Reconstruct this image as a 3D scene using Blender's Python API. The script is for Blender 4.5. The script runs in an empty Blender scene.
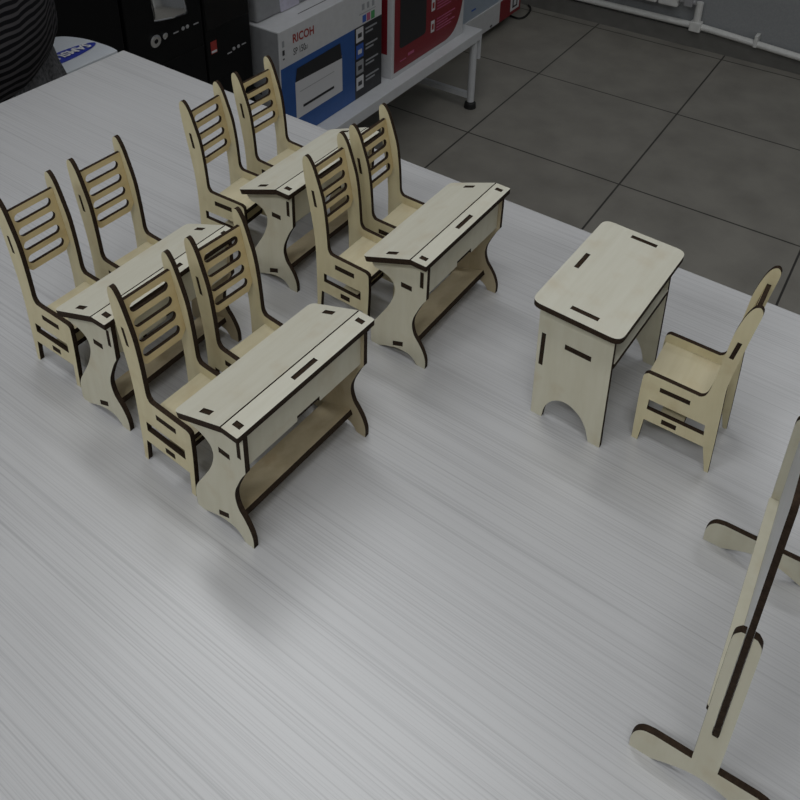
import bpy, bmesh, math, random
from mathutils import Vector, Matrix
random.seed(7)
SC = bpy.context.scene
COL = SC.collection
S = 0.0045                      # metres per working unit
ROOM = math.radians(56.5)       # the room's walls, shelf and table share this direction
PI = math.pi

# ------------------------------------------------------------------ materials
def new_mat(name):
    m = bpy.data.materials.new(name); m.use_nodes = True
    nt = m.node_tree; b = nt.nodes['Principled BSDF']
    return m, nt, b
def plain(name, col, rough=.6, metal=0., spec=.5, noise=0., nscale=60., bump=0., emit=None, estr=0.):
    m, nt, b = new_mat(name)
    b.inputs['Roughness'].default_value = rough
    b.inputs['Metallic'].default_value = metal
    b.inputs['Specular IOR Level'].default_value = spec
    if emit:
        b.inputs['Emission Color'].default_value = (*emit, 1); b.inputs['Emission Strength'].default_value = estr
    tc = nt.nodes.new('ShaderNodeTexCoord')
    n = nt.nodes.new('ShaderNodeTexNoise'); n.inputs['Scale'].default_value = nscale; n.inputs['Detail'].default_value = 5
    nt.links.new(tc.outputs['Object'], n.inputs['Vector'])
    r = nt.nodes.new('ShaderNodeValToRGB')
    k = noise
    r.color_ramp.elements[0].position = .3; r.color_ramp.elements[1].position = .7
    r.color_ramp.elements[0].color = (*[c*(1-k) for c in col], 1)
    r.color_ramp.elements[1].color = (*[min(1, c*(1+k)) for c in col], 1)
    nt.links.new(n.outputs['Fac'], r.inputs['Fac']); nt.links.new(r.outputs['Color'], b.inputs['Base Color'])
    if bump:
        bp = nt.nodes.new('ShaderNodeBump'); bp.inputs['Strength'].default_value = bump; bp.inputs['Distance'].default_value = .002
        nt.links.new(n.outputs['Fac'], bp.inputs['Height']); nt.links.new(bp.outputs['Normal'], b.inputs['Normal'])
    return m
def wood(name, light, dark, stain, scale, rough=.5, stain_amt=.5):
    """birch plywood face: fine stretched grain, a few soft brown stains"""
    m, nt, b = new_mat(name)
    b.inputs['Roughness'].default_value = rough; b.inputs['Specular IOR Level'].default_value = .4
    tc = nt.nodes.new('ShaderNodeTexCoord')
    oi = nt.nodes.new('ShaderNodeObjectInfo')
    ad = nt.nodes.new('ShaderNodeVectorMath'); ad.operation = 'MULTIPLY_ADD'
    ad.inputs[1].default_value = (1, 1, 1)
    cmb = nt.nodes.new('ShaderNodeCombineXYZ')
    for i in range(3): nt.links.new(oi.outputs['Random'], cmb.inputs[i])
    nt.links.new(tc.outputs['Object'], ad.inputs[0]); nt.links.new(cmb.outputs[0], ad.inputs[2])
    mp = nt.nodes.new('ShaderNodeMapping'); mp.inputs['Scale'].default_value = scale
    nt.links.new(ad.outputs[0], mp.inputs['Vector'])
    n = nt.nodes.new('ShaderNodeTexNoise'); n.inputs['Scale'].default_value = 1; n.inputs['Detail'].default_value = 6; n.inputs['Roughness'].default_value = .6
    nt.links.new(mp.outputs[0], n.inputs['Vector'])
    r = nt.nodes.new('ShaderNodeValToRGB'); r.color_ramp.elements[0].position = .32; r.color_ramp.elements[1].position = .68
    r.color_ramp.elements[0].color = (*dark, 1); r.color_ramp.elements[1].color = (*light, 1)
    nt.links.new(n.outputs['Fac'], r.inputs['Fac'])
    n2 = nt.nodes.new('ShaderNodeTexNoise'); n2.inputs['Scale'].default_value = 70; n2.inputs['Detail'].default_value = 3
    nt.links.new(ad.outputs[0], n2.inputs['Vector'])
    r2 = nt.nodes.new('ShaderNodeValToRGB'); r2.color_ramp.elements[0].position = .55; r2.color_ramp.elements[1].position = .8
    r2.color_ramp.elements[0].color = (0, 0, 0, 1); r2.color_ramp.elements[1].color = (stain_amt,)*3 + (1,)
    nt.links.new(n2.outputs['Fac'], r2.inputs['Fac'])
    mx = nt.nodes.new('ShaderNodeMix'); mx.data_type = 'RGBA'
    nt.links.new(r2.outputs['Color'], mx.inputs['Factor']); nt.links.new(r.outputs['Color'], mx.inputs['A'])
    mx.inputs['B'].default_value = (*stain, 1)
    nt.links.new(mx.outputs['Result'], b.inputs['Base Color'])
    return m

M = {}
M['top_wood'] = wood('birch_desk_top', (.575,.56,.475), (.535,.515,.425), (.45,.36,.23), (25, 260, 60), .5, .4)
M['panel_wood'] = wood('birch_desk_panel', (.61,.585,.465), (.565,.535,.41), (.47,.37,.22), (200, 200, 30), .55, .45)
M['chair_wood'] = wood('birch_chair_panel', (.655,.59,.385), (.60,.53,.33), (.44,.33,.17), (200, 200, 30), .55, .5)
M['seat_wood'] = wood('birch_seat', (.55,.495,.34), (.50,.445,.295), (.43,.32,.17), (30, 260, 60), .55, .45)
M['back_wood'] = wood('birch_backrest', (.60,.485,.265), (.53,.415,.21), (.38,.26,.11), (30, 200, 200), .55, .65)
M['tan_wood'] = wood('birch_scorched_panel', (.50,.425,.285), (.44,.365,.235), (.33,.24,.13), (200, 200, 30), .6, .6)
M['burnt'] = plain('laser_burnt_edge', (.030,.019,.012), .8, spec=.12, noise=.35, nscale=900)

def laminate():
    m, nt, b = new_mat('streaked_grey_laminate')
    b.inputs['Roughness'].default_value = .34; b.inputs['Specular IOR Level'].default_value = 1.0
    b.inputs['Coat Weight'].default_value = .35; b.inputs['Coat Roughness'].default_value = .36
    tc = nt.nodes.new('ShaderNodeTexCoord')
    def streak(sx, sy, det, lo, hi, c0, c1):
        mp = nt.nodes.new('ShaderNodeMapping'); mp.inputs['Scale'].default_value = (sx, sy, 1)
        nt.links.new(tc.outputs['Object'], mp.inputs['Vector'])
        n = nt.nodes.new('ShaderNodeTexNoise'); n.inputs['Scale'].default_value = 1; n.inputs['Detail'].default_value = det; n.inputs['Roughness'].default_value = .65
        nt.links.new(mp.outputs[0], n.inputs['Vector'])
        r = nt.nodes.new('ShaderNodeValToRGB'); r.color_ramp.elements[0].position = lo; r.color_ramp.elements[1].position = hi
        r.color_ramp.elements[0].color = (*c0, 1); r.color_ramp.elements[1].color = (*c1, 1)
        nt.links.new(n.outputs['Fac'], r.inputs['Fac']); return r
    a = streak(1500, 4, 3, .30, .52, (.365,.362,.37), (.478,.477,.482))
    c = streak(420, 2.5, 4, .28, .44, (.86,.86,.865), (1,1,1))
    mx = nt.nodes.new('ShaderNodeMix'); mx.data_type = 'RGBA'; mx.blend_type = 'MULTIPLY'; mx.inputs['Factor'].default_value = 1
    nt.links.new(a.outputs['Color'], mx.inputs['A']); nt.links.new(c.outputs['Color'], mx.inputs['B'])
    nt.links.new(mx.outputs['Result'], b.inputs['Base Color'])
    return m
M['laminate'] = laminate()
M['steel_grey'] = plain('grey_table_leg_paint', (.35,.35,.36), .45)

# floor tiles: grid of square tiles, thin dark joints
def tiles():
    m, nt, b = new_mat('grey_floor_tile')
    b.inputs['Roughness'].default_value = .42
    tc = nt.nodes.new('ShaderNodeTexCoord')
    br = nt.nodes.new('ShaderNodeTexBrick')
    br.offset = 0; br.squash = 1
    T = 96.03*S
    br.inputs['Scale'].default_value = 1; br.inputs['Brick Width'].default_value = T; br.inputs['Row Height'].default_value = T
    br.inputs['Mortar Size'].default_value = .0026; br.inputs['Mortar Smooth'].default_value = .2; br.inputs['Bias'].default_value = 0
    br.inputs['Color1'].default_value = (.29,.274,.242,1); br.inputs['Color2'].default_value = (.305,.289,.256,1); br.inputs['Mortar'].default_value = (.05,.046,.042,1)
    nt.links.new(tc.outputs['Object'], br.inputs['Vector'])
    n = nt.nodes.new('ShaderNodeTexNoise'); n.inputs['Scale'].default_value = 9; n.inputs['Detail'].default_value = 6
    nt.links.new(tc.outputs['Object'], n.inputs['Vector'])
    r = nt.nodes.new('ShaderNodeValToRGB'); r.color_ramp.elements[0].position = .3; r.color_ramp.elements[1].position = .65
    r.color_ramp.elements[0].color = (.78,.78,.78,1); r.color_ramp.elements[1].color = (1,1,1,1)
    nt.links.new(n.outputs['Fac'], r.inputs['Fac'])
    mx = nt.nodes.new('ShaderNodeMix'); mx.data_type = 'RGBA'; mx.blend_type = 'MULTIPLY'; mx.inputs['Factor'].default_value = 1
    nt.links.new(br.outputs['Color'], mx.inputs['A']); nt.links.new(r.outputs['Color'], mx.inputs['B'])
    nt.links.new(mx.outputs['Result'], b.inputs['Base Color'])
    return m
M['tile'] = tiles()
M['wall'] = plain('grey_wall_paint', (.30,.31,.32), .8, noise=.06, nscale=180, bump=.15)
M['pale_wall'] = plain('pale_wall_paint', (.62,.62,.60), .85, noise=.04, nscale=120)
M['base_tile'] = plain('dark_skirting_tile', (.17,.166,.155), .5, noise=.1, nscale=20)
M['ceiling'] = plain('white_ceiling', (.75,.75,.74), .9, noise=.03, nscale=30)
M['lamp'] = plain('lamp_diffuser', (.9,.9,.9), .5, emit=(.97,.99,1.), estr=.5)
M['lamp_frame'] = plain('white_lamp_frame', (.8,.8,.8), .4)
M['white_metal'] = plain('white_painted_metal', (.60,.61,.63), .4, noise=.03)
M['white_pipe'] = plain('white_pipe_paint', (.74,.74,.72), .35, noise=.05)
M['rubber'] = plain('black_rubber', (.012,.012,.012), .6)
M['white_card'] = plain('white_carton_board', (.56,.565,.58), .45, noise=.04)
M['grey_and_shade_card'] = plain('grey_board_and_side_shade', (.26,.265,.275), .6, noise=.08)  # grey package wrapping; also painted shade of the printer carton's side
M['blue_print'] = plain('blue_printed_card', (.018,.085,.30), .35, noise=.05)
M['black_print'] = plain('black_printed_card', (.012,.013,.017), .35)
M['red_print'] = plain('red_printed_card', (.20,.008,.016), .35, noise=.05)
M['red_ink'] = plain('red_ink', (.30,.03,.025), .5)
M['dark_ink'] = plain('dark_ink', (.03,.03,.035), .5)
M['white_ink'] = plain('white_ink', (.62,.62,.64), .5)
M['grey_ink'] = plain('grey_ink', (.30,.31,.33), .5)
M['lilac_paper'] = plain('lilac_white_paper', (.50,.48,.58), .5, noise=.12, nscale=90)
M['pale_blue_card'] = plain('pale_blue_grey_card', (.33,.39,.47), .45, noise=.04)
M['pink_ink'] = plain('pink_ink', (.45,.10,.20), .5)
M['green_ink'] = plain('green_ink', (.06,.30,.10), .5)
M['blue_ink'] = plain('blue_ink', (.03,.10,.42), .5)
M['pc_black'] = plain('matt_black_case', (.003,.0032,.0038), .5, spec=.2)
M['pc_gloss'] = plain('gloss_black_panel', (.003,.003,.004), .15, spec=.3)
M['chrome'] = plain('polished_chrome', (.75,.76,.78), .16, metal=1)
M['emblem_blue'] = plain('deep_blue_emblem', (.012,.028,.30), .35)
M['printer_white'] = plain('white_printer_plastic', (.55,.58,.62), .35)
M['board_face'] = plain('grey_board_face', (.62,.63,.64), .35, noise=.05)
M['skin'] = plain('skin', (.55,.36,.27), .55)
M['hair'] = plain('dark_hair', (.02,.015,.012), .6)
M['denim'] = plain('dark_denim', (.02,.024,.035), .85, noise=.3, nscale=300)
M['frill'] = plain('grey_knitted_frill', (.085,.085,.09), .9, noise=.6, nscale=260, bump=.6)
M['shoe'] = plain('black_shoe', (.015,.015,.015), .5)
M['dark_wood'] = plain('dark_cabinet_board', (.03,.028,.026), .6)
def stripes():
    m, nt, b = new_mat('black_knit_with_grey_stripes')
    b.inputs['Roughness'].default_value = .9; b.inputs['Specular IOR Level'].default_value = .15
    tc = nt.nodes.new('ShaderNodeTexCoord')
    n = nt.nodes.new('ShaderNodeTexNoise'); n.inputs['Scale'].default_value = 9; n.inputs['Detail'].default_value = 2
    nt.links.new(tc.outputs['Object'], n.inputs['Vector'])
    sc = nt.nodes.new('ShaderNodeVectorMath'); sc.operation = 'SCALE'; sc.inputs['Scale'].default_value = .030
    nt.links.new(n.outputs['Color'], sc.inputs[0])
    ad = nt.nodes.new('ShaderNodeVectorMath'); ad.operation = 'ADD'
    nt.links.new(tc.outputs['Object'], ad.inputs[0]); nt.links.new(sc.outputs[0], ad.inputs[1])
    w = nt.nodes.new('ShaderNodeTexWave'); w.wave_type = 'BANDS'; w.bands_direction = 'Z'
    w.inputs['Scale'].default_value = 44; w.inputs['Distortion'].default_value = .0
    mp = nt.nodes.new('ShaderNodeMapping'); mp.inputs['Rotation'].default_value = (STRIPE_ROT[0], STRIPE_ROT[1], 0)
    nt.links.new(ad.outputs[0], mp.inputs['Vector']); nt.links.new(mp.outputs[0], w.inputs['Vector'])
    r = nt.nodes.new('ShaderNodeValToRGB'); r.color_ramp.elements[0].position = .45; r.color_ramp.elements[1].position = .65
    r.color_ramp.elements[0].color = (.008,.008,.010,1); r.color_ramp.elements[1].color = (.085,.08,.085,1)
    nt.links.new(w.outputs['Fac'], r.inputs['Fac']); nt.links.new(r.outputs['Color'], b.inputs['Base Color'])
    return m
STRIPE_ROT = (.16, .16)
M['stripes'] = stripes()

# ------------------------------------------------------------------ helpers
def make(name, V, F, mats, parent=None, fm=None, smooth=False, loc=None, rotz=0.):
    """V in working units"""
    me = bpy.data.meshes.new(name)
    me.from_pydata([(v[0]*S, v[1]*S, v[2]*S) for v in V], [], F)
    if not isinstance(mats, (list, tuple)): mats = [mats]
    for m in mats: me.materials.append(m)
    if fm: me.polygons.foreach_set('material_index', fm)
    bm = bmesh.new(); bm.from_mesh(me); bmesh.ops.recalc_face_normals(bm, faces=bm.faces); bm.to_mesh(me); bm.free()
    if smooth: me.polygons.foreach_set('use_smooth', [True]*len(me.polygons))
    me.update()
    o = bpy.data.objects.new(name, me); COL.objects.link(o)
    if parent: o.parent = parent
    if loc: o.location = Vector(loc)*S
    o.rotation_euler = (0, 0, rotz)
    return o
class G:
    """collects shapes into one mesh"""
    def __init__(s): s.V=[]; s.F=[]; s.fm=[]
    def add(s, V, F, fm=0):
        k = len(s.V); s.V += [tuple(v) for v in V]; s.F += [[i+k for i in f] for f in F]
        s.fm += (fm if isinstance(fm, list) else [fm]*len(F))
        return s
    def box(s, x0, x1, y0, y1, z0, z1, fm=0, bev=0):
        bm = bmesh.new(); bmesh.ops.create_cube(bm, size=1)
        for v in bm.verts:
            v.co = ((x0+x1)/2+v.co.x*(x1-x0), (y0+y1)/2+v.co.y*(y1-y0), (z0+z1)/2+v.co.z*(z1-z0))
        if bev: bmesh.ops.bevel(bm, geom=bm.edges[:], offset=bev, segments=2, affect='EDGES', profile=.5)
        bm.verts.index_update()
        s.add([v.co[:] for v in bm.verts], [[v.index for v in f.verts] for f in bm.faces], fm); bm.free(); return s
    def tube(s, pts, r, n=12, fm=0, cap=True):
        P = [Vector(p) for p in pts]; rs = r if isinstance(r, (list, tuple)) else [r]*len(P)
        k = len(s.V); up = None
        for i, p in enumerate(P):
            t = (P[min(i+1, len(P)-1)]-P[max(i-1, 0)]).normalized()
            if up is None:
                up = Vector((0,0,1)) if abs(t.z) < .9 else Vector((1,0,0))
            u = (up - t*up.dot(t)).normalized(); w = t.cross(u); up = u
            for j in range(n):
                a = 2*PI*j/n; s.V.append(tuple(p+(u*math.cos(a)+w*math.sin(a))*rs[i]))
        for i in range(len(P)-1):
            for j in range(n):
                s.F.append([k+i*n+j, k+i*n+(j+1)%n, k+(i+1)*n+(j+1)%n, k+(i+1)*n+j]); s.fm.append(fm)
        if cap:
            s.F.append([k+j for j in range(n)][::-1]); s.fm.append(fm)
            s.F.append([k+(len(P)-1)*n+j for j in range(n)]); s.fm.append(fm)
        return s
    def plate(s, outer, holes, t, tf, fm=(0, 1)):
        V, F, f = plate(outer, holes, t); s.add([tf(*v) for v in V], F, [fm[0] if q == 0 else fm[1] for q in f]); return s
    def out(s, name, mats, parent=None, **k): return make(name, s.V, s.F, mats, parent, s.fm, **k)
def plate(outer, holes, t):
    """flat sheet of thickness t with holes; returns verts, faces and 0 = sheet face / 1 = cut edge"""
    cu = bpy.data.curves.new('outline', 'CURVE'); cu.dimensions = '2D'; cu.fill_mode = 'BOTH'; cu.extrude = t/2
    for loop in [outer]+list(holes):
        sp = cu.splines.new('POLY'); sp.points.add(len(loop)-1)
        for p, q in zip(sp.points, loop): p.co = (q[0], q[1], 0, 1)
        sp.use_cyclic_u = True
    ob = bpy.data.objects.new('outline', cu); COL.objects.link(ob)
    dg = bpy.context.evaluated_depsgraph_get(); ev = ob.evaluated_get(dg); me = ev.to_mesh()
    V = [v.co[:] for v in me.vertices]; F = [list(p.vertices) for p in me.polygons]
    f = [0 if abs(p.normal.z) > .7 else 1 for p in me.polygons]
    ev.to_mesh_clear(); bpy.data.objects.remove(ob); bpy.data.curves.remove(cu)
    # weld
    key = {}; remap = []
    V2 = []
    for v in V:
        k = tuple(round(c, 4) for c in v)
        if k not in key: key[k] = len(V2); V2.append(v)
        remap.append(key[k])
    F2 = []; f2 = []
    for q, m in zip(F, f):
        q = [remap[i] for i in q]; u = []
        for i in q:
            if i not in u: u.append(i)
        if len(u) > 2: F2.append(u); f2.append(m)
    return V2, F2, f2
def rect(x0, x1, y0, y1): return [(x0,y0),(x1,y0),(x1,y1),(x0,y1)]
def rounded(pts, r, seg=6):
    """round the polygon's corners; r a number or one per corner"""
    n = len(pts); out = []
    for i in range(n):
        p = Vector(pts[i]); a = Vector(pts[i-1])-p; b = Vector(pts[(i+1) % n])-p
        ri = r[i] if isinstance(r, (list, tuple)) else r
        if ri <= 0: out.append(tuple(p)); continue
        ang = a.angle(b); d = min(ri/math.tan(ang/2), a.length*.49, b.length*.49)
        p0 = p+a.normalized()*d; p1 = p+b.normalized()*d
        for k in range(seg+1):
            t = k/seg; q = p0*(1-t)**2+p*2*t*(1-t)+p1*t*t; out.append(tuple(q))
    return out
def smooth_path(pts, n=5):
    """Catmull-Rom through an open list of points"""
    P = [Vector(p) for p in pts]; out = []
    for i in range(len(P)-1):
        a = P[i-1] if i else P[0]*2-P[1]; b = P[i]; c = P[i+1]; d = P[i+2] if i+2 < len(P) else P[-1]*2-P[-2]
        for k in range(n):
            t = k/n
            out.append(tuple(.5*((2*b)+(c-a)*t+(2*a-5*b+4*c-d)*t*t+(3*b-a-3*c+d)*t**3)))
    out.append(tuple(P[-1])); return out
def empty(name, loc=(0,0,0), rotz=0., label=None, cat=None, group=None):
    o = bpy.data.objects.new(name, None); COL.objects.link(o); o.empty_display_size = .02
    o.location = Vector(loc)*S; o.rotation_euler = (0, 0, rotz); tag(o, label, cat, group); return o
def tag(o, label=None, cat=None, group=None, kind=None):
    if label: o['label'] = label
    if cat: o['category'] = cat
    if group: o['group'] = group
    if kind: o['kind'] = kind
    return o
def dup(root, loc, rotz, label, group=None):
    r = root.copy(); COL.objects.link(r); r.location = Vector(loc)*S; r.rotation_euler = (0,0,rotz); r['label'] = label
    if group: r['group'] = group
    for ch in [c for c in root.children]:
        c = ch.copy(); COL.objects.link(c); c.parent = r
        for g in ch.children:
            d = g.copy(); COL.objects.link(d); d.parent = c
    return r
def room(a, b, z):                      # room axes -> world (working units)
    c, s = math.cos(ROOM), math.sin(ROOM); return (a*c-b*s, a*s+b*c, z)
def rbox(name, a0, a1, b0, b1, z0, z1, mat, bev=0):
    """setting box in room axes, origin at its base centre"""
    ca, cb = (a0+a1)/2, (b0+b1)/2
    g = G().box(a0-ca, a1-ca, b0-cb, b1-cb, 0, z1-z0, bev=bev)
    return g.out(name, mat, loc=room(ca, cb, z0), rotz=ROOM)
FLOOR = -200.

# ------------------------------------------------------------------ setting
A0, A1, B0, B1, CEIL = -420., 608., -520., 372., 345.
def structure(o): o['kind'] = 'structure'; return o
# floor with its object origin on a tile corner so that the joints fall where they should
fo = Vector(room(0,0,0)); tile_o = (94.32, 539.74)
c, s = math.cos(-ROOM), math.sin(-ROOM)
ta = tile_o[0]*c-tile_o[1]*s; tb = tile_o[0]*s+tile_o[1]*c
g = G().box(A0-ta, A1-ta, B0-tb, B1-tb, -12, 0)
structure(g.out('floor', M['tile'], loc=(tile_o[0], tile_o[1], FLOOR), rotz=ROOM))
structure(rbox('wall_right', A1, A1+14, B0, B1, FLOOR, CEIL, M['wall']))
structure(rbox('wall_back', A0, A1+14, B1, B1+14, FLOOR, CEIL, M['wall']))
structure(rbox('wall_left', A0-14, A0, B0, B1, FLOOR, CEIL, M['pale_wall']))
structure(rbox('wall_front', A0-14, A1+14, B0-14, B0, FLOOR, CEIL, M['pale_wall']))
structure(rbox('ceiling', A0-14, A1+14, B0-14, B1+14, CEIL, CEIL+10, M['ceiling']))
structure(rbox('baseboard_right', A1-1.6, A1, B0, B1, FLOOR, FLOOR+13, M['base_tile']))

# ------------------------------------------------------------------ the big table
LA, LB = 137.3, 267.6
TAB = math.radians(90-34.559)
c, s = math.cos(TAB), math.sin(TAB)
tc = (-52.426-(LA/2*c-LB/2*s), 151.003-(LA/2*s+LB/2*c), FLOOR)
t = empty('table', tc, TAB, 'large pale grey streaked laminate table carrying the wooden toy furniture', 'table')
g = G().box(-LA/2, LA/2, -LB/2, LB/2, 194.4, 200, bev=.25); g.out('tabletop', M['laminate'], t)
for sx in (-1, 1):
    for sy in (-1, 1):
        G().box(sx*58-4, sx*58+4, sy*120-4, sy*120+4, 0, 194.4, bev=.5).out('leg', M['steel_grey'], t)
G().box(-54, 54, -121, -119, 170, 194.4).out('apron', M['steel_grey'], t)
G().box(-54, 54, 119, 121, 170, 194.4).out('apron', M['steel_grey'], t)

# ------------------------------------------------------------------ toy school desk
WOOD = lambda k: [M[k], M['burnt']]
def make_school_desk(loc, rot, label):
    d = empty('school_desk', loc, rot, label, 'desk', 'toy school desks')
    L, T = 16.0, .52
    slope = (14.88-12.55)/(7.785-2.0)
    fr = smooth_path([(.2,0),(.2,1.2),(.55,2.3),(1.12,3.25),(1.75,4.1),(2.05,5.3),(1.92,6.4),(1.5,7.5),(.95,8.7),(.36,9.7)], 4)
    bk = smooth_path([(7.62,11.75),(7.1,11.0),(6.1,10.86),(5.25,10.55),(4.65,10.05),(4.4,9.3),(4.5,8.35),(4.9,7.2),(5.5,6.0),(6.4,4.5),(7.05,3.45),(7.48,2.5),(7.63,1.5),(7.6,.2)], 4)
    ft = smooth_path([(6.5,0),(5.9,.3),(5,.66),(4,.95),(2.9,1.05),(2.1,.85),(1.6,.4),(1.34,0)], 4)
    zt = lambda y: 14.88-slope*(y-2.0)
    top = [(.3,14.15),(.58,14.15),(.58,14.8),(1.42,14.8),(1.42,14.15),(2.0,14.15),
           (4.3,zt(4.3)-.72),(4.3,zt(4.3)-.1),(5.6,zt(5.6)-.1),(5.6,zt(5.6)-.72),(7.55,zt(7.55)-.72)]
    outer = fr+top+bk+[(7.45,0)]+ft
    fs = .40
    q = lambda y: 1.43+(4.5-y)*fs
    foot_slot = [(3.2,q(3.2)-.33),(4.55,q(4.55)-.33),(4.55,q(4.55)+.33),(3.2,q(3.2)+.33)]
    holes = [rect(2.2,3.6,10.0,10.66), rect(.75,1.2,11.1,13.2), foot_slot]
    for x in (T/2, L-T/2):
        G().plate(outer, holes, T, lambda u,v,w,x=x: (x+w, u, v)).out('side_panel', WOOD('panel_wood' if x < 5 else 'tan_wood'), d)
    # writing leaf (slopes to the pupil) and the flat strip at the front
    o = .76; cs = math.hypot(1, slope); ln = (8.25-2.07)*cs
    lf = rounded([(-o,0),(L+o,0),(L+o,ln),(-o,ln)], [0,0,.7,.7])
    sl = lambda y: (y-2.07)*cs
    lh = [rect(x0,x1,sl(4.26),sl(5.64)) for x0,x1 in ((-.02,T+.02),(L-T-.02,L+.02))]
    nz = 1/cs; ny = slope/cs
    G().plate(lf, lh, .66, lambda u,v,w: (u, 2.07+v/cs+ny*(w-.33), 14.865-slope*v/cs+nz*(w-.33))).out('writing_leaf', WOOD('top_wood'), d)
    st = rounded([(-o,.04),(L+o,.04),(L+o,1.92),(-o,1.92)], [.12,.12,0,0])
    sh = [rect(-.02,T+.02,.56,1.44), rect(L-T-.02,L+.02,.56,1.44), rect(6.62,9.6,.72,1.23)]
    G().plate(st, sh, .66, lambda u,v,w: (u, v, 14.55+w)).out('top_strip', WOOD('top_wood'), d)
    # front panel with its tabs and the notch for the tray
    fp = [(T,9.75),(6.7,9.75),(6.7,10.38),(9.65,10.38),(9.65,9.75),(L-T,9.75),(L-T,11.12),(L-.05,11.12),(L-.05,13.18),(L-T,13.18),
          (L-T,14.2),(9.58,14.2),(9.58,14.78),(6.64,14.78),(6.64,14.2),(T,14.2),(T,13.18),(.05,13.18),(.05,11.12),(T,11.12)]
    G().plate(fp, [], .44, lambda u,v,w: (u, .975+w, v)).out('front_panel', WOOD('panel_wood'), d)
    tr = [(T,1.22),(6.72,1.22),(6.72,.78),(9.63,.78),(9.63,1.22),(L-T,1.22),(L-T,2.22),(L-.05,2.22),(L-.05,3.58),(L-T,3.58),(L-T,4.6),
          (T,4.6),(T,3.58),(.05,3.58),(.05,2.22),(T,2.22)]
    G().plate(tr, [], .62, lambda u,v,w: (u, v, 10.06+w if False else 10.33+w)).out('tray', WOOD('top_wood'), d)
    fc = math.hypot(1, fs); fl = lambda y: (y-1.95)*fc
    fo = [(T,0),(L-T,0),(L-T,fl(3.22)),(L-.05,fl(3.22)),(L-.05,fl(4.53)),(L-T,fl(4.53)),(L-T,fl(5.7)),(T,fl(5.7)),(T,fl(4.53)),(.05,fl(4.53)),(.05,fl(3.22)),(T,fl(3.22))]
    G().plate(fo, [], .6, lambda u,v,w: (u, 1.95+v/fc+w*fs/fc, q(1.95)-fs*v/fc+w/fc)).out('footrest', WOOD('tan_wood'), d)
    return d
DESKS = [((-12.041,49.642,0), 52.99, 'toy plywood school desk nearest the camera, in front of all the others'),
         ((3.421,71.388,0), 55.077, 'toy plywood school desk standing second from the right, left of the rounded table'),
         ((-26.48,62.222,0), 55.42, 'toy plywood school desk at far left, half hidden by the nearest pair of chairs'),
         ((-11.98,83.554,0), 55.541, 'toy plywood school desk at the back, closest to the blue printer carton')]
d0 = make_school_desk(DESKS[0][0], math.radians(DESKS[0][1]), DESKS[0][2])
for l, r, lab in DESKS[1:]: dup(d0, l, math.radians(r), lab)

# ------------------------------------------------------------------ toy chairs
def make_chair(name, loc, rot, label, cat, prof, window, slots, back, SL, seat, bar, group=None, sgn=1):
    """prof etc. as (y, z); sgn = -1 mirrors y (the chair faces the other way)"""
    T = .5
    h = empty(name, loc, rot, label, cat, group)
    Y = lambda pts: [(sgn*y, z) for y, z in pts]
    for x in (T/2, SL-T/2):
        G().plate(Y(prof), [Y(window)]+[Y(k) for k in slots], T, lambda u,v,w,x=x: (x+w, u, v)).out('side_panel', WOOD('chair_wood'), h)
    y0, y1, ta, tb_, z0, z1 = seat
    def board(y0, y1, ta, tb_, z0, z1, name, mat):
        o = [(T,y0),(SL-T,y0),(SL-T,ta),(SL-.05,ta),(SL-.05,tb_),(SL-T,tb_),(SL-T,y1),(T,y1),(T,tb_),(.05,tb_),(.05,ta),(T,ta)]
        G().plate([(u, sgn*v) for u, v in o], [], z1-z0, lambda u,v,w: (u, v, (z0+z1)/2+w)).out(name, WOOD(mat), h)
    board(*seat, 'seat', 'seat_wood'); board(*bar, 'stretcher', 'seat_wood')
    yb, zb, k, zl, zh, t0, t1, holes = back     # plane y = yb + k (z - zb), front face
    kc = math.hypot(1, k)
    e = .02
    o = [(T+e,zl+.7),(T+e+.7,zl),(SL-T-e-.7,zl),(SL-T-e,zl+.7),(SL-T,t0),(SL-.05,t0),(SL-.05,t1),(SL-T,t1),(SL-T-e,zh),(T+e,zh),(T,t1),(.05,t1),(.05,t0),(T,t0)]
    o = rounded(o, [.3,.3,.3,.3]+[0]*10, 4)
    hl = []
    for a, b in holes:
        r = (b-a)/2*.98; cx0, cx1, cz = 1.12+r, SL-1.12-r, (a+b)/2
        hl.append([(cx0+r*math.cos(math.radians(an)), cz+r*math.sin(math.radians(an))) for an in range(90, 271, 15)] +
                  [(cx1+r*math.cos(math.radians(an)), cz+r*math.sin(math.radians(an))) for an in range(-90, 91, 15)])
    th = .40
    G().plate(o, hl, th, lambda u,v,w: (u, sgn*(yb+k*(v-zb)+th/2)+w, v)).out('backrest', WOOD('back_wood'), h)
    return h
prof = ([(.2,0),(-.28,0),(-.55,2.95),(-6.62,2.92),(-6.52,0),(-7.12,0)] +
        smooth_path([(-7.12,0.02),(-7.2,1.6),(-7.42,5.65),(-7.43,8.1),(-7.3,8.55),(-6.95,8.74)], 3) +
        smooth_path([(-6.9,8.74),(-4.5,8.80),(-2.35,8.86),(-1.9,9.05),(-1.64,9.6),(-1.57,10.7),(-1.4,13.2),(-1.05,15.9),(-.42,18.1),(.15,19.75),(.62,20.6),(1.0,20.98),(1.36,20.95),(1.6,20.5),(1.6,19.5),(1.25,16.9),(.75,14.),(.35,11.3),(.16,9.),(.12,7.),(.15,2.8),(.19,.02)], 4))
yy = lambda z, d: .1+.191*(z-15.7)+d
slots = [rect(-5.4,-2.65,7.15,7.82), rect(-4.72,-3.38,3.3,3.98), [(yy(14.75,-.2),14.75),(yy(14.75,.2),14.75),(yy(16.8,.2),16.8),(yy(16.8,-.2),16.8)]]
window = [(-6.3,4.45),(-.95,4.55),(-.95,5.75),(-6.3,5.72)]
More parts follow.
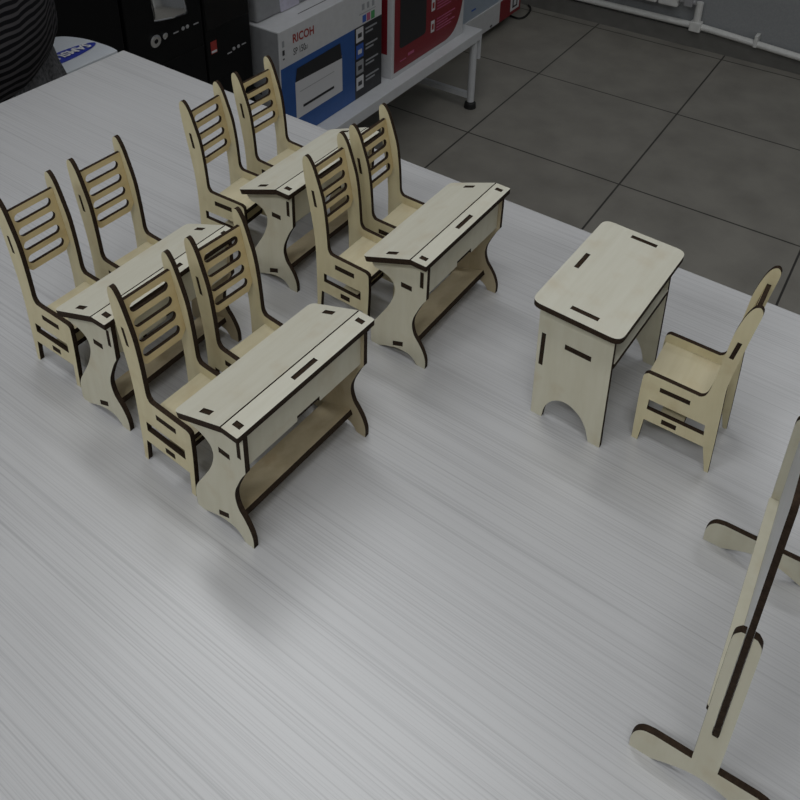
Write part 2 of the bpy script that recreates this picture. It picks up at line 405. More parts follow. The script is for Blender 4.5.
SLc = 6.56
back = (-.08, 15.7, .191, 12.05, 19.22, 14.77, 16.78, [(12.75,13.75),(14.33,15.33),(15.95,16.95),(17.58,18.58)])
CH = [((-24.151,59.168,0),53.77,'toy plywood chair at the left half of the nearest school desk'),
      ((-18.967,66.199,0),52.17,'toy plywood chair at the right half of the nearest school desk'),
      ((-39.42,71.99,0),56.12,'leftmost toy plywood chair, its near side panel cut by the left edge of the photo'),
      ((-34.55,79.39,0),54.79,'toy plywood chair at the right half of the far left school desk'),
      ((-25.37,92.87,0),59.48,'toy plywood chair at the left half of the hindmost school desk, on bare table'),
      ((-20.46,100.55,0),55.47,'toy plywood chair at the right half of the hindmost desk, before the printer carton'),
      ((-9.24,81.02,0),55.31,'toy plywood chair at the left half of the desk next to the rounded table'),
      ((-4.51,87.9,0),56.54,'toy plywood chair at the right half of the desk next to the rounded table')]
c0 = make_chair('toy_chair', CH[0][0], math.radians(CH[0][1]), CH[0][2], 'chair', prof, window, slots, back, SLc,
                (-7.2,-2.0,-5.38,-2.67,7.17,7.80), (-5.1,-3.0,-4.70,-3.40,3.32,3.96), 'toy school chairs')
for l, r, lab in CH[1:]: dup(c0, l, math.radians(r), lab)
# the teacher's chair: wider set, same kind, turned to the rounded table
tprof = ([(-.06,0),(.33,0),(.94,3.0),(6.87,3.04),(7.1,0),(7.7,0)] +
         smooth_path([(7.71,.02),(7.76,3.),(7.79,6.49),(7.72,8.4),(7.58,8.8),(7.3,9.03)], 3) +
         smooth_path([(7.25,9.03),(5.0,9.0),(2.75,8.95),(2.25,8.97),(1.85,9.35),(1.6,10.2),(1.41,11.5),(1.07,14.76),(.81,17.42),(.33,19.61),(-.16,20.86),(-.62,21.3),(-.93,21.15),(-1.04,20.5),(-.69,18.2),(-.26,15.1),(.06,12.75),(.22,10.9),(.14,8.0),(.05,4.4),(-.04,.02)], 4))
tprof = [(-y, z) for y, z in tprof]
ty = lambda z, d: -(.335-.186*(z-15.8))+d
tslots = [rect(-5.95,-3.0,7.33,7.9), rect(-5.2,-3.73,3.42,4.04), [(ty(14.72,-.2),14.72),(ty(14.72,.2),14.72),(ty(16.85,.2),16.85),(ty(16.85,-.2),16.85)]]
twin = [(-6.8,4.5),(-1.15,4.45),(-1.25,5.76),(-6.76,5.82)]
tback = (-.52, 15.8, .186, 12.1, 19.3, 14.74, 16.83, [(12.8,13.8),(14.4,15.4),(16.0,17.0),(17.6,18.6)])
make_chair('toy_chair', (30.6,58.664,0), math.radians(56.872), 'toy plywood chair on its own at right, drawn up to the rounded table', 'chair', tprof, twin, tslots, tback, 6.9,
           (-7.55,-1.55,-5.93,-3.02,7.35,7.88), (-5.6,-3.3,-5.18,-3.75,3.44,4.02), 'toy school chairs', sgn=-1)

# ------------------------------------------------------------------ teacher's table
def teacher_table():
    h = empty('teacher_table', (20.689,61.524,0), math.radians(53.8), 'toy plywood table with rounded corners and an arched end, at right', 'table')
    T = .5; L = 13.95
    out = [(0,0),(1.26,0)]+smooth_path([(1.27,.02),(1.7,1.45),(2.29,2.5),(3.2,3.25),(4.1,3.52),(5.0,3.3),(5.8,2.62),(6.35,1.48),(6.56,.02)], 4)+[(6.57,0),(7.8,0),(8.08,14.85),
           (5.05,14.85),(5.05,15.42),(2.24,15.42),(2.24,14.85),(.27,14.85)]
    holes = [rect(7.14,7.6,6.86,11.05), rect(2.25,5.05,10.3,10.94)]
    for x in (T/2-.2, L-T/2+.2):
        G().plate(out, holes, T, lambda u,v,w,x=x: (x+w, u, v)).out('side_panel', WOOD('panel_wood'), h)
    xa, xb = T-.2, L-T+.2
    tp = rounded([(-1.38,-.62),(14.95,-.62),(14.95,8.62),(-1.38,8.62)], 1.1, 8)
    th = [rect(-.22,T-.18,2.22,5.07), rect(L-T+.18,L+.22,2.22,5.07), rect(5.6,8.4,7.12,7.62)]
    G().plate(tp, th, .64, lambda u,v,w: (u, v, 15.17+w)).out('tabletop', WOOD('top_wood'), h)
    bp = [(xa,6.2),(xb,6.2),(xb,6.9),(xb+.45,6.9),(xb+.45,11.02),(xb,11.02),(xb,14.85),(8.38,14.85),(8.38,15.42),(5.62,15.42),(5.62,14.85),(xa,14.85),(xa,11.02),(xa-.45,11.02),(xa-.45,6.9),(xa,6.9)]
    G().plate(bp, [], .44, lambda u,v,w: (u, 7.37+w, v)).out('back_panel', WOOD('panel_wood'), h)
    sh = [(xa,.12),(xb,.12),(xb,2.27),(xb+.45,2.27),(xb+.45,5.03),(xb,5.03),(xb,7.13),(xa,7.13),(xa,5.03),(xa-.45,5.03),(xa-.45,2.27),(xa,2.27)]
    G().plate(sh, [], .6, lambda u,v,w: (u, v, 10.62+w)).out('shelf', WOOD('top_wood'), h)
teacher_table()

# ------------------------------------------------------------------ toy board on its stand
def board_stand():
    rb = math.radians(58.3-90)
    n = Vector((math.cos(rb+PI/2), math.sin(rb+PI/2), 0)); m = Vector((math.cos(rb), math.sin(rb), 0))
    base = n*38.9+m*1.88
    h = empty('board_stand', base, rb, 'toy school board standing on two wooden feet at the right edge of the photo', 'board')
    left = [(-5.02,0),(-5.06,1.1),(-4.85,2.05),(-4.35,2.68),(-3.6,2.9)]
    foot = smooth_path(left, 4)+[(-.9,2.88)]
    post = smooth_path([(-.9,17.1),(-.82,17.75),(-.5,18.25)], 3)+[(-.24,18.3),(-.24,6.9),(.24,6.9),(.24,18.3)]+smooth_path([(.5,18.25),(.82,17.75),(.9,17.1)], 3)
    right = [(.9,2.88)]+[(-x, z) for x, z in reversed(smooth_path(left, 4))]
    arch = smooth_path([(3.4,0),(2.4,.5),(1.2,1.0),(0,1.18),(-1.2,1.0),(-2.4,.5),(-3.4,0)], 4)
    out = foot+post+right+arch
    for y in (.26, 20.0):
        G().plate(out, [], .52, lambda u,v,w,y=y: (u, y+w, v)).out('foot', WOOD('panel_wood'), h)
    G().plate(rounded([(-.12,6.95),(20.7,6.95),(20.7,30.6),(-.12,30.6)], [0,0,.6,.6]), [], .40, lambda u,v,w: (w, u, v)).out('writing_board', [M['board_face'], M['burnt']], h)
    G().plate(rounded([(-1.02,.56),(-.22,.56),(-.22,19.7),(-1.02,19.7)], [.15,0,0,.15]), [], .5, lambda u,v,w: (u, v, 8.4+w)).out('chalk_ledge', WOOD('panel_wood'), h)
board_stand()

# ------------------------------------------------------------------ things behind the table (room axes)
def rthing(name, a, b, z, label, cat, group=None): return empty(name, room(a, b, z), ROOM, label, cat, group)
SH = -147.
t = rthing('low_shelf', 284, 293, FLOOR, 'low white metal shelf on round legs behind the table, carrying cartons and computers', 'shelf')
G().box(-154.5, 154.5, -62, 62, 46.7, 53, bev=.3).out('shelf_board', M['white_metal'], t)
for sx in (-150, 0, 150):
    for sy in (-59, 58):
        lg = G().tube([(sx, sy, 4.5), (sx, sy, 46.7)], 2.3, 16).out('leg', M['white_metal'], t, smooth=False)
        G().tube([(sx, sy, 0), (sx, sy, 3.4), (sx, sy, 4.5)], [3.9, 3.5, 2.0], 16).out('rubber_foot', M['rubber'], lg)
    G().box(sx-1.6, sx+1.6, -57, 56, 6.5, 10).out('crossbar', M['white_metal'], t)
G().box(152.6, 154.4, -61.8, -56.5, 33.5, 46.7).out('corner_bracket', M['white_metal'], t)
G().box(-150, 150, 55, 58, 30, 34).out('rear_rail', M['white_metal'], t)

def text(name, body, size, mat, parent, org, ux, uz, nrm, sx=1., depth=.03, align='LEFT', bold=.0):
    """lettering as a thin mesh: ux reading direction, uz letter-up direction, size = cap height"""
    cu = bpy.data.curves.new(name, 'FONT'); cu.body = body; cu.size = 1; cu.align_x = align; cu.extrude = 0; cu.resolution_u = 3; cu.offset = bold
    ob = bpy.data.objects.new(name, cu); COL.objects.link(ob)
    dg = bpy.context.evaluated_depsgraph_get(); ev = ob.evaluated_get(dg); me = ev.to_mesh()
    k = size/.69
    O, X, Z, N = Vector(org), Vector(ux), Vector(uz), Vector(nrm)
    V = [tuple(O+X*(v.co.x*k*sx)+Z*(v.co.y*k)+N*depth) for v in me.vertices]; F = [list(p.vertices) for p in me.polygons]
    ev.to_mesh_clear(); bpy.data.objects.remove(ob); bpy.data.curves.remove(cu)
    return make(name, V, F, mat, parent)

# printer carton: white top band, blue and black panels
t = rthing('printer_carton', 305, 240.2, SH, 'white and blue printer carton showing a printer picture, on the low shelf', 'carton')
W0, W1, HT = -39.5, 39.5, 58.4
G().box(W0, W1, 0, 56, 0, HT, bev=.25).out('carton_body', M['white_card'], t)
G().box(W0-.12, W0, .6, 55.5, .6, HT-.6).out('shaded_side_face', M['grey_and_shade_card'], t)  # left side of the white carton, its shade painted in as grey
P = lambda name, x0, x1, z0, z1, m, par=t, d=.10: G().box(x0, x1, -d, .3, z0, z1).out(name, M[m], par)
bl = P('blue_panel', W0+.2, 16, .3, 40.2, 'blue_print')
bk = P('black_panel', 16, W1-.2, .3, 40.2, 'black_print')
pic = G().box(-30, 5.4, -.2, 0, 10.5, 30).box(-27, -1, -.24, 0, 23.8, 24.1, fm=2).box(-25, -1.5, -.3, 0, 14.9, 16.2, fm=1).out('printer_picture', [M['white_ink'], M['black_print'], M['grey_ink']], bl)
G().add([(-30,-.22,30),(5.4,-.22,28.6),(4.2,-.22,37.2),(-28.6,-.22,36.6)], [[0,1,2,3]]).out('printer_picture_lid', M['black_print'], bl)
ic = G()
for i in range(4): ic.box(17.2, 23.2, -.2, 0, 5+i*9., 12.4+i*9., fm=(0, 2, 1, 0)[i])
for i in range(4): ic.box(18.6, 21.8, -.26, 0, 7.2+i*9., 9.6+i*9., fm=(3, 3, 0, 3)[i])
ic.out('icon_column', [M['white_ink'], M['blue_ink'], M['grey_ink'], M['dark_ink']], bk)
for i in range(4):
    for k in range(2): G().box(25.2, 25.2+(11.5, 8.)[k]-i*.6, -.2, 0, 9.6+i*9.-k*2.1, 10.5+i*9.-k*2.1).out('small_print', M['grey_ink'], bk)
text('brand_lettering', 'RICOH', 4.0, M['red_ink'], t, (-30.5,0,50.2), (1,0,-.05), (0,0,1), (0,-1,0), .86, bold=.03)
text('model_lettering', 'SP 150', 3.3, M['dark_ink'], t, (-30.3,0,44.0), (1,0,-.03), (0,0,1), (0,-1,0), .66, bold=.012)
text('model_suffix', 'SU', 2.0, M['dark_ink'], t, (-22.2,0,43.8), (1,0,-.03), (0,0,1), (0,-1,0), .66, bold=.01)
G().box(22.8,25.7,-.12,0,41.2,45.).box(26.4,29.2,-.12,0,41.,45.1,fm=1).box(30.1,33.1,-.12,0,40.8,45,fm=2).out('feature_icons', [M['blue_ink'], M['pink_ink'], M['green_ink']], t)
G().box(22.3,24.4,-.12,0,48,51.2).box(26.6,28.4,-.12,0,47.8,51).box(30.8,32.8,-.12,0,47.6,50.6).box(20,34,-.12,0,46.1,46.4).out('line_icons', M['grey_ink'], t)
G().box(-37.6,-36.2,-.12,0,50.5,53.5).box(-37.6,-36.2,-.12,0,46.5,49,fm=1).box(-37.4,-36.4,-.12,0,44.3,45,fm=1).out('handling_marks', [M['grey_ink'], M['dark_ink']], t)
G().box(-18, 16, 6.6, 7.1, HT-.1, HT+.06).out('lid_seam', M['dark_ink'], t)
G().box(W0-.2, W0-.1, 12, 22, 24, 27).box(W0-.2, W0-.1, 12, 21, 18, 20).box(W0-.2, W0-.1, 12, 22, 12, 15).out('side_print', M['dark_ink'], t)
# package lying on the carton
t = rthing('package', 282, 268, SH+HT+.05, 'grey package with a lilac white sheet on it, lying on the blue printer carton', 'package')
G().box(-15, 22, -14, 14, 0, 24, bev=1.2).out('wrapping', M['grey_and_shade_card'], t)
G().add([(1,-14.25,.4),(14,-14.25,.4),(11.5,-14.25,22),(-1,-14.25,22),(1,-14.0,.4),(14,-14.0,.4),(11.5,-14.0,22),(-1,-14.0,22)],
        [[0,1,2,3],[4,7,6,5],[0,4,5,1],[1,5,6,2],[2,6,7,3],[3,7,4,0]]).out('sheet', M['lilac_paper'], t)

# red carton
t = rthing('red_carton', 388.7, 238.1, SH, 'white carton with a big red front panel and dark device picture, on the low shelf', 'carton')
w = 37.7
G().box(-w, w, 0, 58, 0, 74, bev=.25).out('carton_body', M['white_card'], t)
rp = [(-w+2.2,2.8)]+smooth_path([(18,2.8),(25,4.6),(30.2,9),(34,16),(36.4,26),(37.2,40),(37.4,72)], 4)+[(-w+2.2,72)]
rd = G().plate(rp, [], .12, lambda u,v,ww: (u, -.06+ww, v), (0,0)).out('red_panel', M['red_print'], t)
G().plate(rounded(rect(-30.5,-4.5,15.5,66), 2.5), [], .1, lambda u,v,ww: (u, -.17+ww, v), (0,0)).out('device_picture', M['black_print'], rd)
for blk, z in enumerate((58, 46, 33, 20)):
    G().box(1, 4.6, -.2, 0, z-6.5, z+.5).box(1.8, 3.8, -.26, 0, z-5, z-1.5, fm=1).out('icon', [M['white_ink'], M['red_ink']], rd)
    for k in range(5): G().box(7, 27-(k % 3)*4-(3-blk)*.8, -.18, 0, z-1.75*k-.4, z-1.75*k+.3).out('small_print', M['pink_ink'], rd)
G().box(-30, -24, -.18, 0, 7.6, 8.2).out('small_print', M['pink_ink'], rd)
G().box(-22, -16, -.18, 0, 8.4, 10.).out('small_print', M['pink_ink'], rd)
G().box(-w-.1, -w, 3, 50, 14, 70).out('side_print', M['red_print'], t)
G().box(-w-.14, -w-.08, .4, 6, 68, 74).out('side_mark', M['green_ink'], t)

# low plinth, white/red carton and pale blue carton far along the wall
t = rthing('plinth', 530, 312, FLOOR, 'low dark plinth on the floor beyond the shelf, under a white and red carton', 'plinth')
G().box(-42, 40, -30, 30, 0, 10, bev=.3).out('board', M['dark_wood'], t)
t = rthing('flat_carton', 532, 272, FLOOR+10, 'flat white carton with a red end, lying low near the wall beyond the shelf', 'carton')
G().box(-50, 42.5, 0, 60, 0, 17, bev=.3).out('carton_body', M['white_card'], t)
rd = G().box(9.5, 42.6, -.12, .2, .2, 16.8).out('red_end', M['red_print'], t)
G().box(26, 40, -.2, 0, 3, 14).box(29, 37, -.28, 0, 5, 12.5, fm=1).box(31, 35, -.34, 0, 6.6, 10.8, fm=0).out('label', [M['white_ink'], M['dark_ink']], rd)
G().box(-4.5,-1.5,-.1,0,1.2,2.6).box(-3.4,-2.6,-.1,0,.6,1.2).out('handling_mark', M['dark_ink'], t)
t = rthing('pale_carton', 508, 273, FLOOR+27.05, 'pale blue grey carton lying on the flat white and red carton', 'carton')
G().box(-32, 32.5, 0, 55, 0, 40, bev=.3).out('carton_body', M['pale_blue_card'], t)
for i in range(6): pass
G().box(-8,-2,-.1,0,5.6,6.8).out('small_print', M['blue_ink'], t)
# cable
pts = [(580,290),(577.8,281),(576.6,274),(580,271.3),(586,271),(594,272.5),(601,275.3),(605,279)]
pts = smooth_path([(a, b, FLOOR+.9) for a, b in pts], 5)
cable = G().tube([Vector(room(*q))-Vector(room(590,275,FLOOR)) for q in pts], .8, 8).out('cable', M['rubber'], loc=room(590,275,FLOOR))
tag(cable, 'thin black cable curling over the floor tiles beside the white and red carton', 'cable')

# computer towers on the shelf
def tower(a0, a1, label):
    t = rthing('computer_tower', (a0+a1)/2, 250, SH, label, 'computer', 'computer towers on the low shelf')
    hw = (a1-a0)/2
    G().box(-hw, hw, 1.2, 92, .8, 132, bev=.6).out('case', M['pc_black'], t)
    G().box(-hw, hw, 0, 2, 1.2, 131.4, bev=.5).out('front_panel', M['pc_black'], t)
    for x in (-hw+3, hw-3): G().box(x-2, x+2, 6, 86, 0, .9).out('foot', M['rubber'], t)
    return t, hw
t, hw = tower(193, 231, 'black computer tower with a chrome front plate and round silver button')
ax = lambda a: a-212.
pl = G()
nu, nv = 14, 14; V = []; F = []
for i in range(nu+1):
    for j in range(nv+1):
        u, v = i/nu, j/nv
        x = ax(206.4)+u*(16.6); z = (82.2-2.*u)+v*20 
        V.append((x, -.35-1.1*math.sin(PI*u)*.9-.5*math.sin(2.4*PI*v+1.2*u), z))
for i in range(nu):
    for j in range(nv):
        k = i*(nv+1)+j; F.append([k, k+nv+1, k+nv+2, k+1])
pl.add(V, F)
k = len(V); B = [(ax(206.4),.3,82.2),(ax(223.0),.3,80.2),(ax(223.0),.3,100.2),(ax(206.4),.3,102.2)]
per = [0*(nv+1)+0, nu*(nv+1), nu*(nv+1)+nv, nv]
pl.add(B, [[0,1,2,3]])
def strip(idx, p, q):
    for a, b in zip(idx[:-1], idx[1:]): pl.F.append([a, b, k+q, k+p] if a == idx[0] and b == idx[-1] else [a, b, k+(q if a >= 0 and idx.index(a) >= len(idx)//2 else p)]); pl.fm.append(0)
strip([i*(nv+1) for i in range(nu+1)], 0, 1); strip([nu*(nv+1)+j for j in range(nv+1)], 1, 2)
strip([i*(nv+1)+nv for i in range(nu, -1, -1)], 2, 3); strip([j for j in range(nv, -1, -1)], 3, 0)
pl.out('chrome_plate', M['chrome'], t, smooth=True)
def disc(name, x, z, r, mat, par, d=.8):
    return G().tube([(x, .4, z), (x, -d*.7, z), (x, -d, z)], [r, r, r*.7], 24).out(name, M[mat], par)
b = disc('power_button', ax(205.9), 74.4, 2.6, 'chrome', t); disc('button_core', ax(205.9), 74.4, 1.1, 'pc_gloss', b, 1.0)
disc('reset_button', ax(210.8), 74.8, 1.3, 'chrome', t)
for a in (220.5, 222.8): disc('audio_jack', ax(a), 74.4, .8, 'steel_grey', t, .3)
for a in (216.7, 227.5): G().box(ax(a-1.3), ax(a+1.3), -.15, .3, 73.8, 74.3).out('usb_port', M['steel_grey'], t)
G().box(-hw+.6, hw-.6, -.12, .3, 63.5, 63.8).out('panel_seam', M['pc_gloss'], t)
t, hw = tower(232, 258.4, 'slim black computer tower with a red sticker, left of the blue printer carton')
ax = lambda a: a-245.2
G().box(-hw+.6, hw-.6, -.2, .5, 68.5, 128).out('gloss_panel', M['pc_gloss'], t)
G().box(ax(234.3), ax(237.7), -.12, .3, 57.4, 63).box(ax(234.5), ax(237.5), -.16, .3, 57.8, 58.8, fm=1).out('red_sticker', [M['red_ink'], M['white_ink']], t)
for a in (247.5, 250.3): disc('audio_jack', ax(a), 55.2, .8, 'steel_grey', t, .3)
for a, z in ((244.8, 54.2), (253.7, 55.2)): G().box(ax(a-1.3), ax(a+1.3), -.15, .3, z-.25, z+.25).out('usb_port', M['steel_grey'], t)
t, hw = tower(148, 191.5, 'plain black computer tower at the left end of the low shelf')

# radiator, valve and heating pipe on the wall
t = rthing('radiator', 600, 214, -169, 'white sectional radiator hanging on the wall above the floor pipe', 'radiator')
for i in range(7):
    G().box(-4, 4.5, -54+i*15.4, -54+i*15.4+14.6, 0, 110, bev=1.4).out('section', M['white_pipe'], t)
G().tube([(-1, -54, 6), (-1, 56, 6)], 3.2, 12).out('manifold', M['white_pipe'], t)
for y in (-28, 22): G().box(2, 7.4, y-2, y+2, 85, 92).out('wall_hook', M['steel_grey'], t)
v = G().tube([(-1,-54,6),(-1,-66,6)], 1.9, 12).box(-3.6, 1.6, -64, -58, 2.6, 9.4, bev=.5).out('valve', M['steel_grey'], t)
t = rthing('heating_pipe', 603.6, 80, -182, 'white heating pipe running low along the grey wall', 'pipe')
G().tube([(0, -420, -7.5), (0, -8, -4.6), (0, 60, .1), (0, 280, .2)], 2.4, 14).out('pipe', M['white_pipe'], t)
G().tube([(0, 66.5, .3), (0, 66.5, 18.2)], 2.6, 14).out('riser', M['white_pipe'], t)
G().box(-3.4, 3.4, 62.5, 70.5, -3.6, 3.6, bev=.6).out('tee_fitting', M['white_pipe'], t)
for b in (24, -150, 190): G().box(-3, 4.2, b-1.2, b+1.2, -4.3, 4.3, bev=.3).out('clip', M['white_pipe'], t)

# white printer on a cabinet past the table's far left corner
t = rthing('side_cabinet', 124, 205, FLOOR, 'dark side cabinet beyond the far left table corner, under the white printer', 'cabinet')
G().box(-20, 20, -28, 22, 4, 143, bev=.4).out('body', M['dark_wood'], t)
for x in (-16, 16):
    for y in (-22, 17): G().tube([(x, y, 0), (x, y, 4.2)], 1.8, 10).out('foot', M['rubber'], t)
t = rthing('printer', 122, 180.5, -57, 'white printer top with a blue oval emblem, beyond the far left table corner', 'printer')
pr = [(0,0),(34,0),(34,18)]+smooth_path([(34,18),(31,21.5),(24,24.5),(14,26.6),(5,27.2),(.6,27),(0,26.4)], 4)
G().plate(pr, [], 27.6, lambda u,v,w: (w, u, v), (0,0)).out('housing', M['printer_white'], t, smooth=False)
e = G(); V = []; n = 40
def ptop(b): return 27.2-.0155*max(b-5,0)**1.75 if b > 5 else 27.15
cx, cyy, ra, rb_ = 1.0, 8.2, 12.2, 3.5
V = [(cx, cyy, ptop(cyy)+.12)]+[(cx+ra*math.cos(2*PI*i/n), cyy+rb_*math.sin(2*PI*i/n), ptop(cyy+rb_*math.sin(2*PI*i/n))+.14) for i in range(n)]
em = e.add(V, [[0, 1+i, 1+(i+1) % n] for i in range(n)]).out('oval_emblem', M['emblem_blue'], t)
sl = -.06
text('emblem_lettering', 'SAMSUNG', 3.0, M['white_ink'], em, (cx+10.2, cyy+1.5, ptop(cyy+1.3)+.35), (-1,0,0), (0,-1,.05), (0,0,1), .80, 0, bold=.03)

# ------------------------------------------------------------------ the person beyond the table
def skin_chain(name, verts, edges, radii, mat, parent=None, sub=2, loc=None, rotz=0., root=0):
    me = bpy.data.meshes.new(name); me.from_pydata([tuple(Vector(v)*S) for v in verts], edges, []); me.update()
    o = bpy.data.objects.new(name, me); COL.objects.link(o)
    m = o.modifiers.new('skin', 'SKIN'); m.use_smooth_shade = True
    for i, r in enumerate(radii):
        sv = me.skin_vertices[0].data[i]; sv.radius = ((r[0]*S, r[1]*S) if isinstance(r, tuple) else (r*S, r*S)); sv.use_root = (i == root)
    sd = o.modifiers.new('sub', 'SUBSURF'); sd.levels = sub; sd.render_levels = sub
    dg = bpy.context.evaluated_depsgraph_get(); ev = o.evaluated_get(dg)
    nm = bpy.data.meshes.new_from_object(ev); o.modifiers.clear(); old = o.data; o.data = nm; bpy.data.meshes.remove(old)
    nm.materials.clear(); nm.materials.append(mat)
    nm.polygons.foreach_set('use_smooth', [True]*len(nm.polygons))
    if parent: o.parent = parent
    if loc: o.location = Vector(loc)*S
    o.rotation_euler = (0,0,rotz)
    return o
PX, PB = 75.8, 170.2
def person():
    # local: x = forward (the way the person faces), y = left shoulder direction, z up, feet at z = 0
    fa = math.atan2(-.551, -.834)            # facing, in (a, n) axes -> away from the table corner
    ang = ROOM+math.atan2(.551, -.834)
    H0 = 0
    V = [(0,0,196),(0,0,222),(0,0,262),(2,0,300),(2,0,328),(3,0,340),(7,0,360),(4,0,394),      # pelvis..head
         (2,22,312),(2,37,306),(8,44,262),(34,36,240),                                     # left arm
         (2,-22,312),(2,-37,306),(8,-44,262),(34,-36,240),
         (0,16,186),(1,17,104),(-2,17,12),(12,18,5),
         (0,-16,186),(1,-17,104),(-2,-17,12),(12,-18,5)]
    E = [(0,1),(1,2),(2,3),(3,4),(4,5),(5,6),(6,7),(3,8),(8,9),(9,10),(10,11),(3,12),(12,13),(13,14),(14,15),(0,16),(16,17),(17,18),(18,19),(0,20),(20,21),(21,22),(22,23)]
    R = [(14,18),(14,19),(15,20),(15,20),(10,11),(9,9),(19,16),(24,20),9,8,7,5.5,9,8,7,5.5,(15,15),(10.5,10.5),7,6,(15,15),(10.5,10.5),7,6]
    cen = room(PX, PB, FLOOR)
    body = skin_chain('person', V, E, R, M['skin'], loc=cen, rotz=ang)
    tag(body, 'person in a black sweater with grey diagonal stripes standing beyond the table at upper left', 'person')
    # hands
    for sgn in (1, -1):
        hv = [(34,sgn*36,240),(42,sgn*33,236)]; he = [(0,1)]; hr = [5.5, (6.5,4)]
        for k in range(4):
            i = len(hv); dx = (8.5,9.5,9,7.5)[k]
            hv += [(47,sgn*(33+(k-1.5)*3.2),235-abs(k-1.5)), (47+dx*.5,sgn*(32+(k-1.5)*3.2),232), (47+dx*.85,sgn*(31+(k-1.5)*3.1),226)]
            he += [(1,i),(i,i+1),(i+1,i+2)]; hr += [2.1,1.9,1.6]
        i = len(hv); hv += [(40,sgn*27,236),(46,sgn*23,233)]; he += [(1,i),(i,i+1)]; hr += [2.4,1.8]
        skin_chain('hand', hv, he, hr, M['skin'], body, 1)
    # head details, set on the face's real surface
    me = body.data
    def surf(y, z, side='x', sg=1):
        best = None
        for v in me.vertices:
            q = v.co/S
            if q.z < 340: continue
            d = (q.y-y)**2+(q.z-z)**2 if side == 'x' else (q.x-y)**2+(q.z-z)**2
            if (q.x > 6 if side == 'x' else q.y*sg > 4) and (best is None or d < best[0]): best = (d, q)
        return best[1]
    for sgn in (1, -1):
        q = surf(4, 371, 'y', sgn)
        G().tube([(q.x+1,q.y-sgn*.6,q.z-5),(q.x+.5,q.y+sgn*1.2,q.z),(q.x-.5,q.y+sgn*1.2,q.z+4.5),(q.x-2,q.y-sgn*.6,q.z+2)], [1.2,2.4,2.2,1.2], 10).out('ear', M['skin'], body, smooth=True)
        q = surf(sgn*6.2, 376)
        G().tube([(q.x-1.5,q.y,q.z),(q.x+.1,q.y,q.z),(q.x+.5,q.y,q.z)], [2.3,1.9,.8], 12).out('eye', M['hair'], body, smooth=True)
    q = surf(0, 367)
    G().tube([(q.x-.5,0,q.z+6),(q.x+2.2,0,q.z),(q.x+.3,0,q.z-2)], [1.2,2.4,1.6], 10).out('nose', M['skin'], body, smooth=True)
    q = surf(0, 357)
    G().tube([(q.x-1.2,-4.5,q.z),(q.x-.1,0,q.z-.3),(q.x-1.2,4.5,q.z)], [.5,1.1,.5], 8).out('mouth', M['red_ink'], body, smooth=True)
    # hair: a cap following the skull
    hv, hf, mp = [], [], {}
    def keep(c): return c.z > 380-(10-c.x)*1.2 and not (c.x > 12 and c.z < 388) and c.z > 350
    for pgn in me.polygons:
        c = pgn.center/S
        if c.z > 340 and keep(c):
            f = []
            for vi in pgn.vertices:
                if vi not in mp: mp[vi] = len(hv); hv.append(tuple((me.vertices[vi].co/S)+me.vertices[vi].normal*1.6))
                f.append(mp[vi])
            hf.append(f)
    make('hair', hv, hf, M['hair'], body, smooth=True)
    # sweater: rings around the trunk, sleeves along the arms
    g = G(); V = []; F = []; n = 48
    rings = [(194.5,29,33.5),(198,30.5,35),(207,31,36),(222,31,36),(245,30,35.5),(270,28.5,35),(295,26,36),(312,23,36),(322,19,30),(329,14,20),(333,12,14)]
    for z, rx, ry in rings:
        for i in range(n):
            a = 2*PI*i/n; bulge = 1+.012*math.sin(5*a+z*.09)+.008*math.sin(9*a-z*.2)
            V.append((rx*math.cos(a)*bulge, ry*math.sin(a)*bulge, z+1.2*math.sin(2*a)))
    for j in range(len(rings)-1):
        for i in range(n): F.append([j*n+i, j*n+(i+1) % n, (j+1)*n+(i+1) % n, (j+1)*n+i])
    g.add(V, F)
    for sg in (1, -1):
        g.tube(smooth_path([(0,sg*20,316),(1,sg*35,309),(6,sg*43,285),(10,sg*44,260),(22,sg*40,250),(32,sg*36.5,242)], 4), [14]*5+[13]*4+[12]*4+[11]*4+[9]*4, 20)
    g.out('sweater', M['stripes'], body, smooth=True)
    # frilled hem below the sweater
    V = []; F = []; n = 160; rows = 7
    for j in range(rows):
        f = j/(rows-1)
        for i in range(n):
            a = 2*PI*i/n
            w = 1+.05*f*math.sin(19*a+2*f)+.03*f*math.sin(41*a)
            V.append(((28+3*f)*math.cos(a)*w, (32.5+3*f)*math.sin(a)*w, 196-17*f+2.2*f*math.sin(11*a+1)))
    for j in range(rows-1):
        for i in range(n): F.append([j*n+i, j*n+(i+1) % n, (j+1)*n+(i+1) % n, (j+1)*n+i])
    make('hem_frill', V, F, M['frill'], body, smooth=True)
    # trousers and shoes
    g = G(); V = []; F = []; n = 36
    rings = [(196,24,29),(186,26,31),(172,25.5,31.5),(160,23,31),(152,20,29.5)]
    for z, rx, ry in rings:
        for i in range(n): a = 2*PI*i/n; V.append((rx*math.cos(a), ry*math.sin(a), z))
    for j in range(len(rings)-1):
        for i in range(n): F.append([j*n+i, j*n+(i+1) % n, (j+1)*n+(i+1) % n, (j+1)*n+i])
    g.add(V, F)
    for sg in (1, -1):
        g.tube([(0,sg*15,172),(1,sg*15.5,150),(1.5,sg*16,125),(1,sg*17,104),(-1,sg*17,60),(-2,sg*17.5,14)], [16,15.5,14,12,10.5,9.5], 20)
    g.out('trousers', M['denim'], body, smooth=True)
    for sgn in (1, -1):
        skin_chain('shoe', [(-7,sgn*17.5,6),(4,sgn*18,6.5),(18,sgn*19,4.6)], [(0,1),(1,2)], [6,7,4.6], M['shoe'], body, 1)
person()

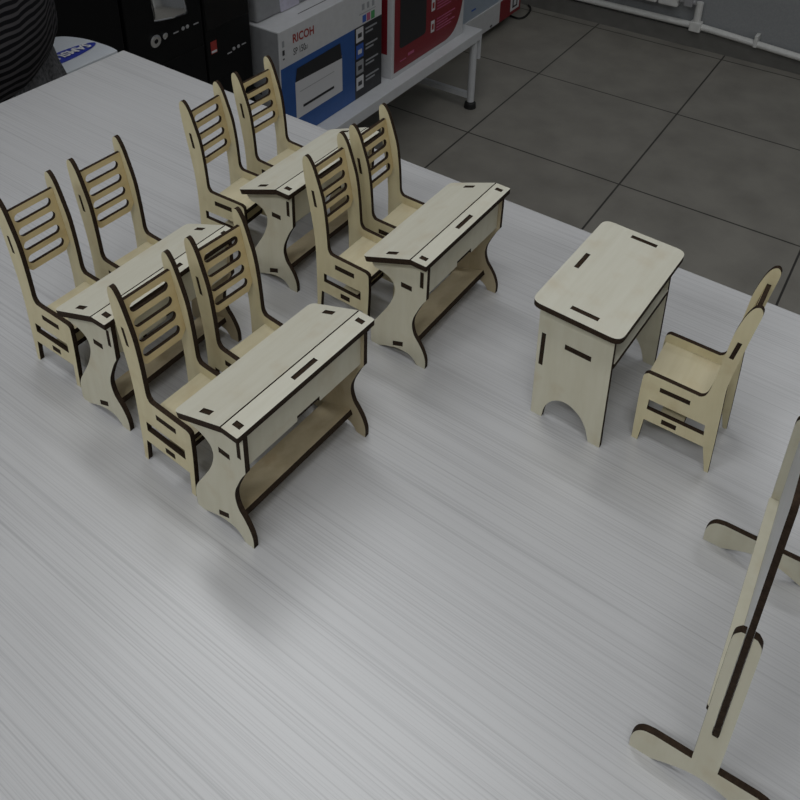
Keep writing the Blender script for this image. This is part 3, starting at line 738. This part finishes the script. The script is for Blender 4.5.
# ------------------------------------------------------------------ ceiling lamps
def ceiling_lamp(a, b, la, lb, power, label):
    t = rthing('ceiling_light', a, b, CEIL-5, label, 'lamp', 'ceiling lights')
    G().box(-la/2-3, la/2+3, -lb/2-3, lb/2+3, 1.5, 5).out('housing', M['lamp_frame'], t)
    G().box(-la/2, la/2, -lb/2, lb/2, .6, 1.5).out('diffuser', M['lamp'], t)
    l = bpy.data.lights.new('ceiling_lamp', 'AREA'); l.shape = 'RECTANGLE'; l.size = la*S; l.size_y = lb*S; l.energy = power; l.color = (.965,.985,1.)
    o = bpy.data.objects.new('ceiling_lamp', l); COL.objects.link(o); o.location = Vector(room(a, b, CEIL-5.2))*S; o.rotation_euler = (0,0,ROOM)
LIGHTS = [(150,150,44,200,4.2,'ceiling light above the far left corner of the table'),
          (-190,-70,44,200,6.3,'added ceiling fill light behind the near end of the table'),  # unseen fill, put in to brighten the sides facing the camera
          (-230,180,44,200,7.5,'added ceiling fill light at the near corner beyond the left side of the table'),  # also added unseen, lights the upright faces from the near left
          (120,-260,44,200,1.0,'dim added ceiling fill light right of the table'),  # weak unseen fill added from the right
          (-20,0,44,160,4.8,'ceiling light straight above the camera end of the table'),
          (420,-100,44,200,5.0,'ceiling light above the open tiled floor')]
for l in LIGHTS: ceiling_lamp(*l)

w = bpy.data.worlds.new('World'); SC.world = w; w.use_nodes = True
w.node_tree.nodes['Background'].inputs['Color'].default_value = (.5,.53,.56,1); w.node_tree.nodes['Background'].inputs['Strength'].default_value = .05

# ------------------------------------------------------------------ camera
f, cx, cy, pitch, roll, H = 886.142, 400.0, 98.574, math.radians(28.599), math.radians(-1.046), 72.891
X = Vector((1,0,0)); U = Vector((0, math.sin(pitch), math.cos(pitch))); Fw = Vector((0, math.cos(pitch), -math.sin(pitch)))
right = X*math.cos(roll)-U*math.sin(roll); up = X*math.sin(roll)+U*math.cos(roll)
cam = bpy.data.cameras.new('Camera'); co = bpy.data.objects.new('Camera', cam); COL.objects.link(co)
mat = Matrix((right, up, -Fw)).transposed().to_4x4(); mat.translation = Vector((0,0,H*S)); co.matrix_world = mat
cam.sensor_width = 36; cam.sensor_fit = 'HORIZONTAL'; cam.lens = f/800*36
cam.shift_x = (400-cx)/800; cam.shift_y = (cy-400)/800; cam.clip_start = .01; cam.clip_end = 50
SC.camera = co
vs = SC.view_settings
vs.view_transform = 'Standard'; vs.look = 'None'; vs.exposure = 0.06; vs.gamma = 1.0; vs.use_curve_mapping = False
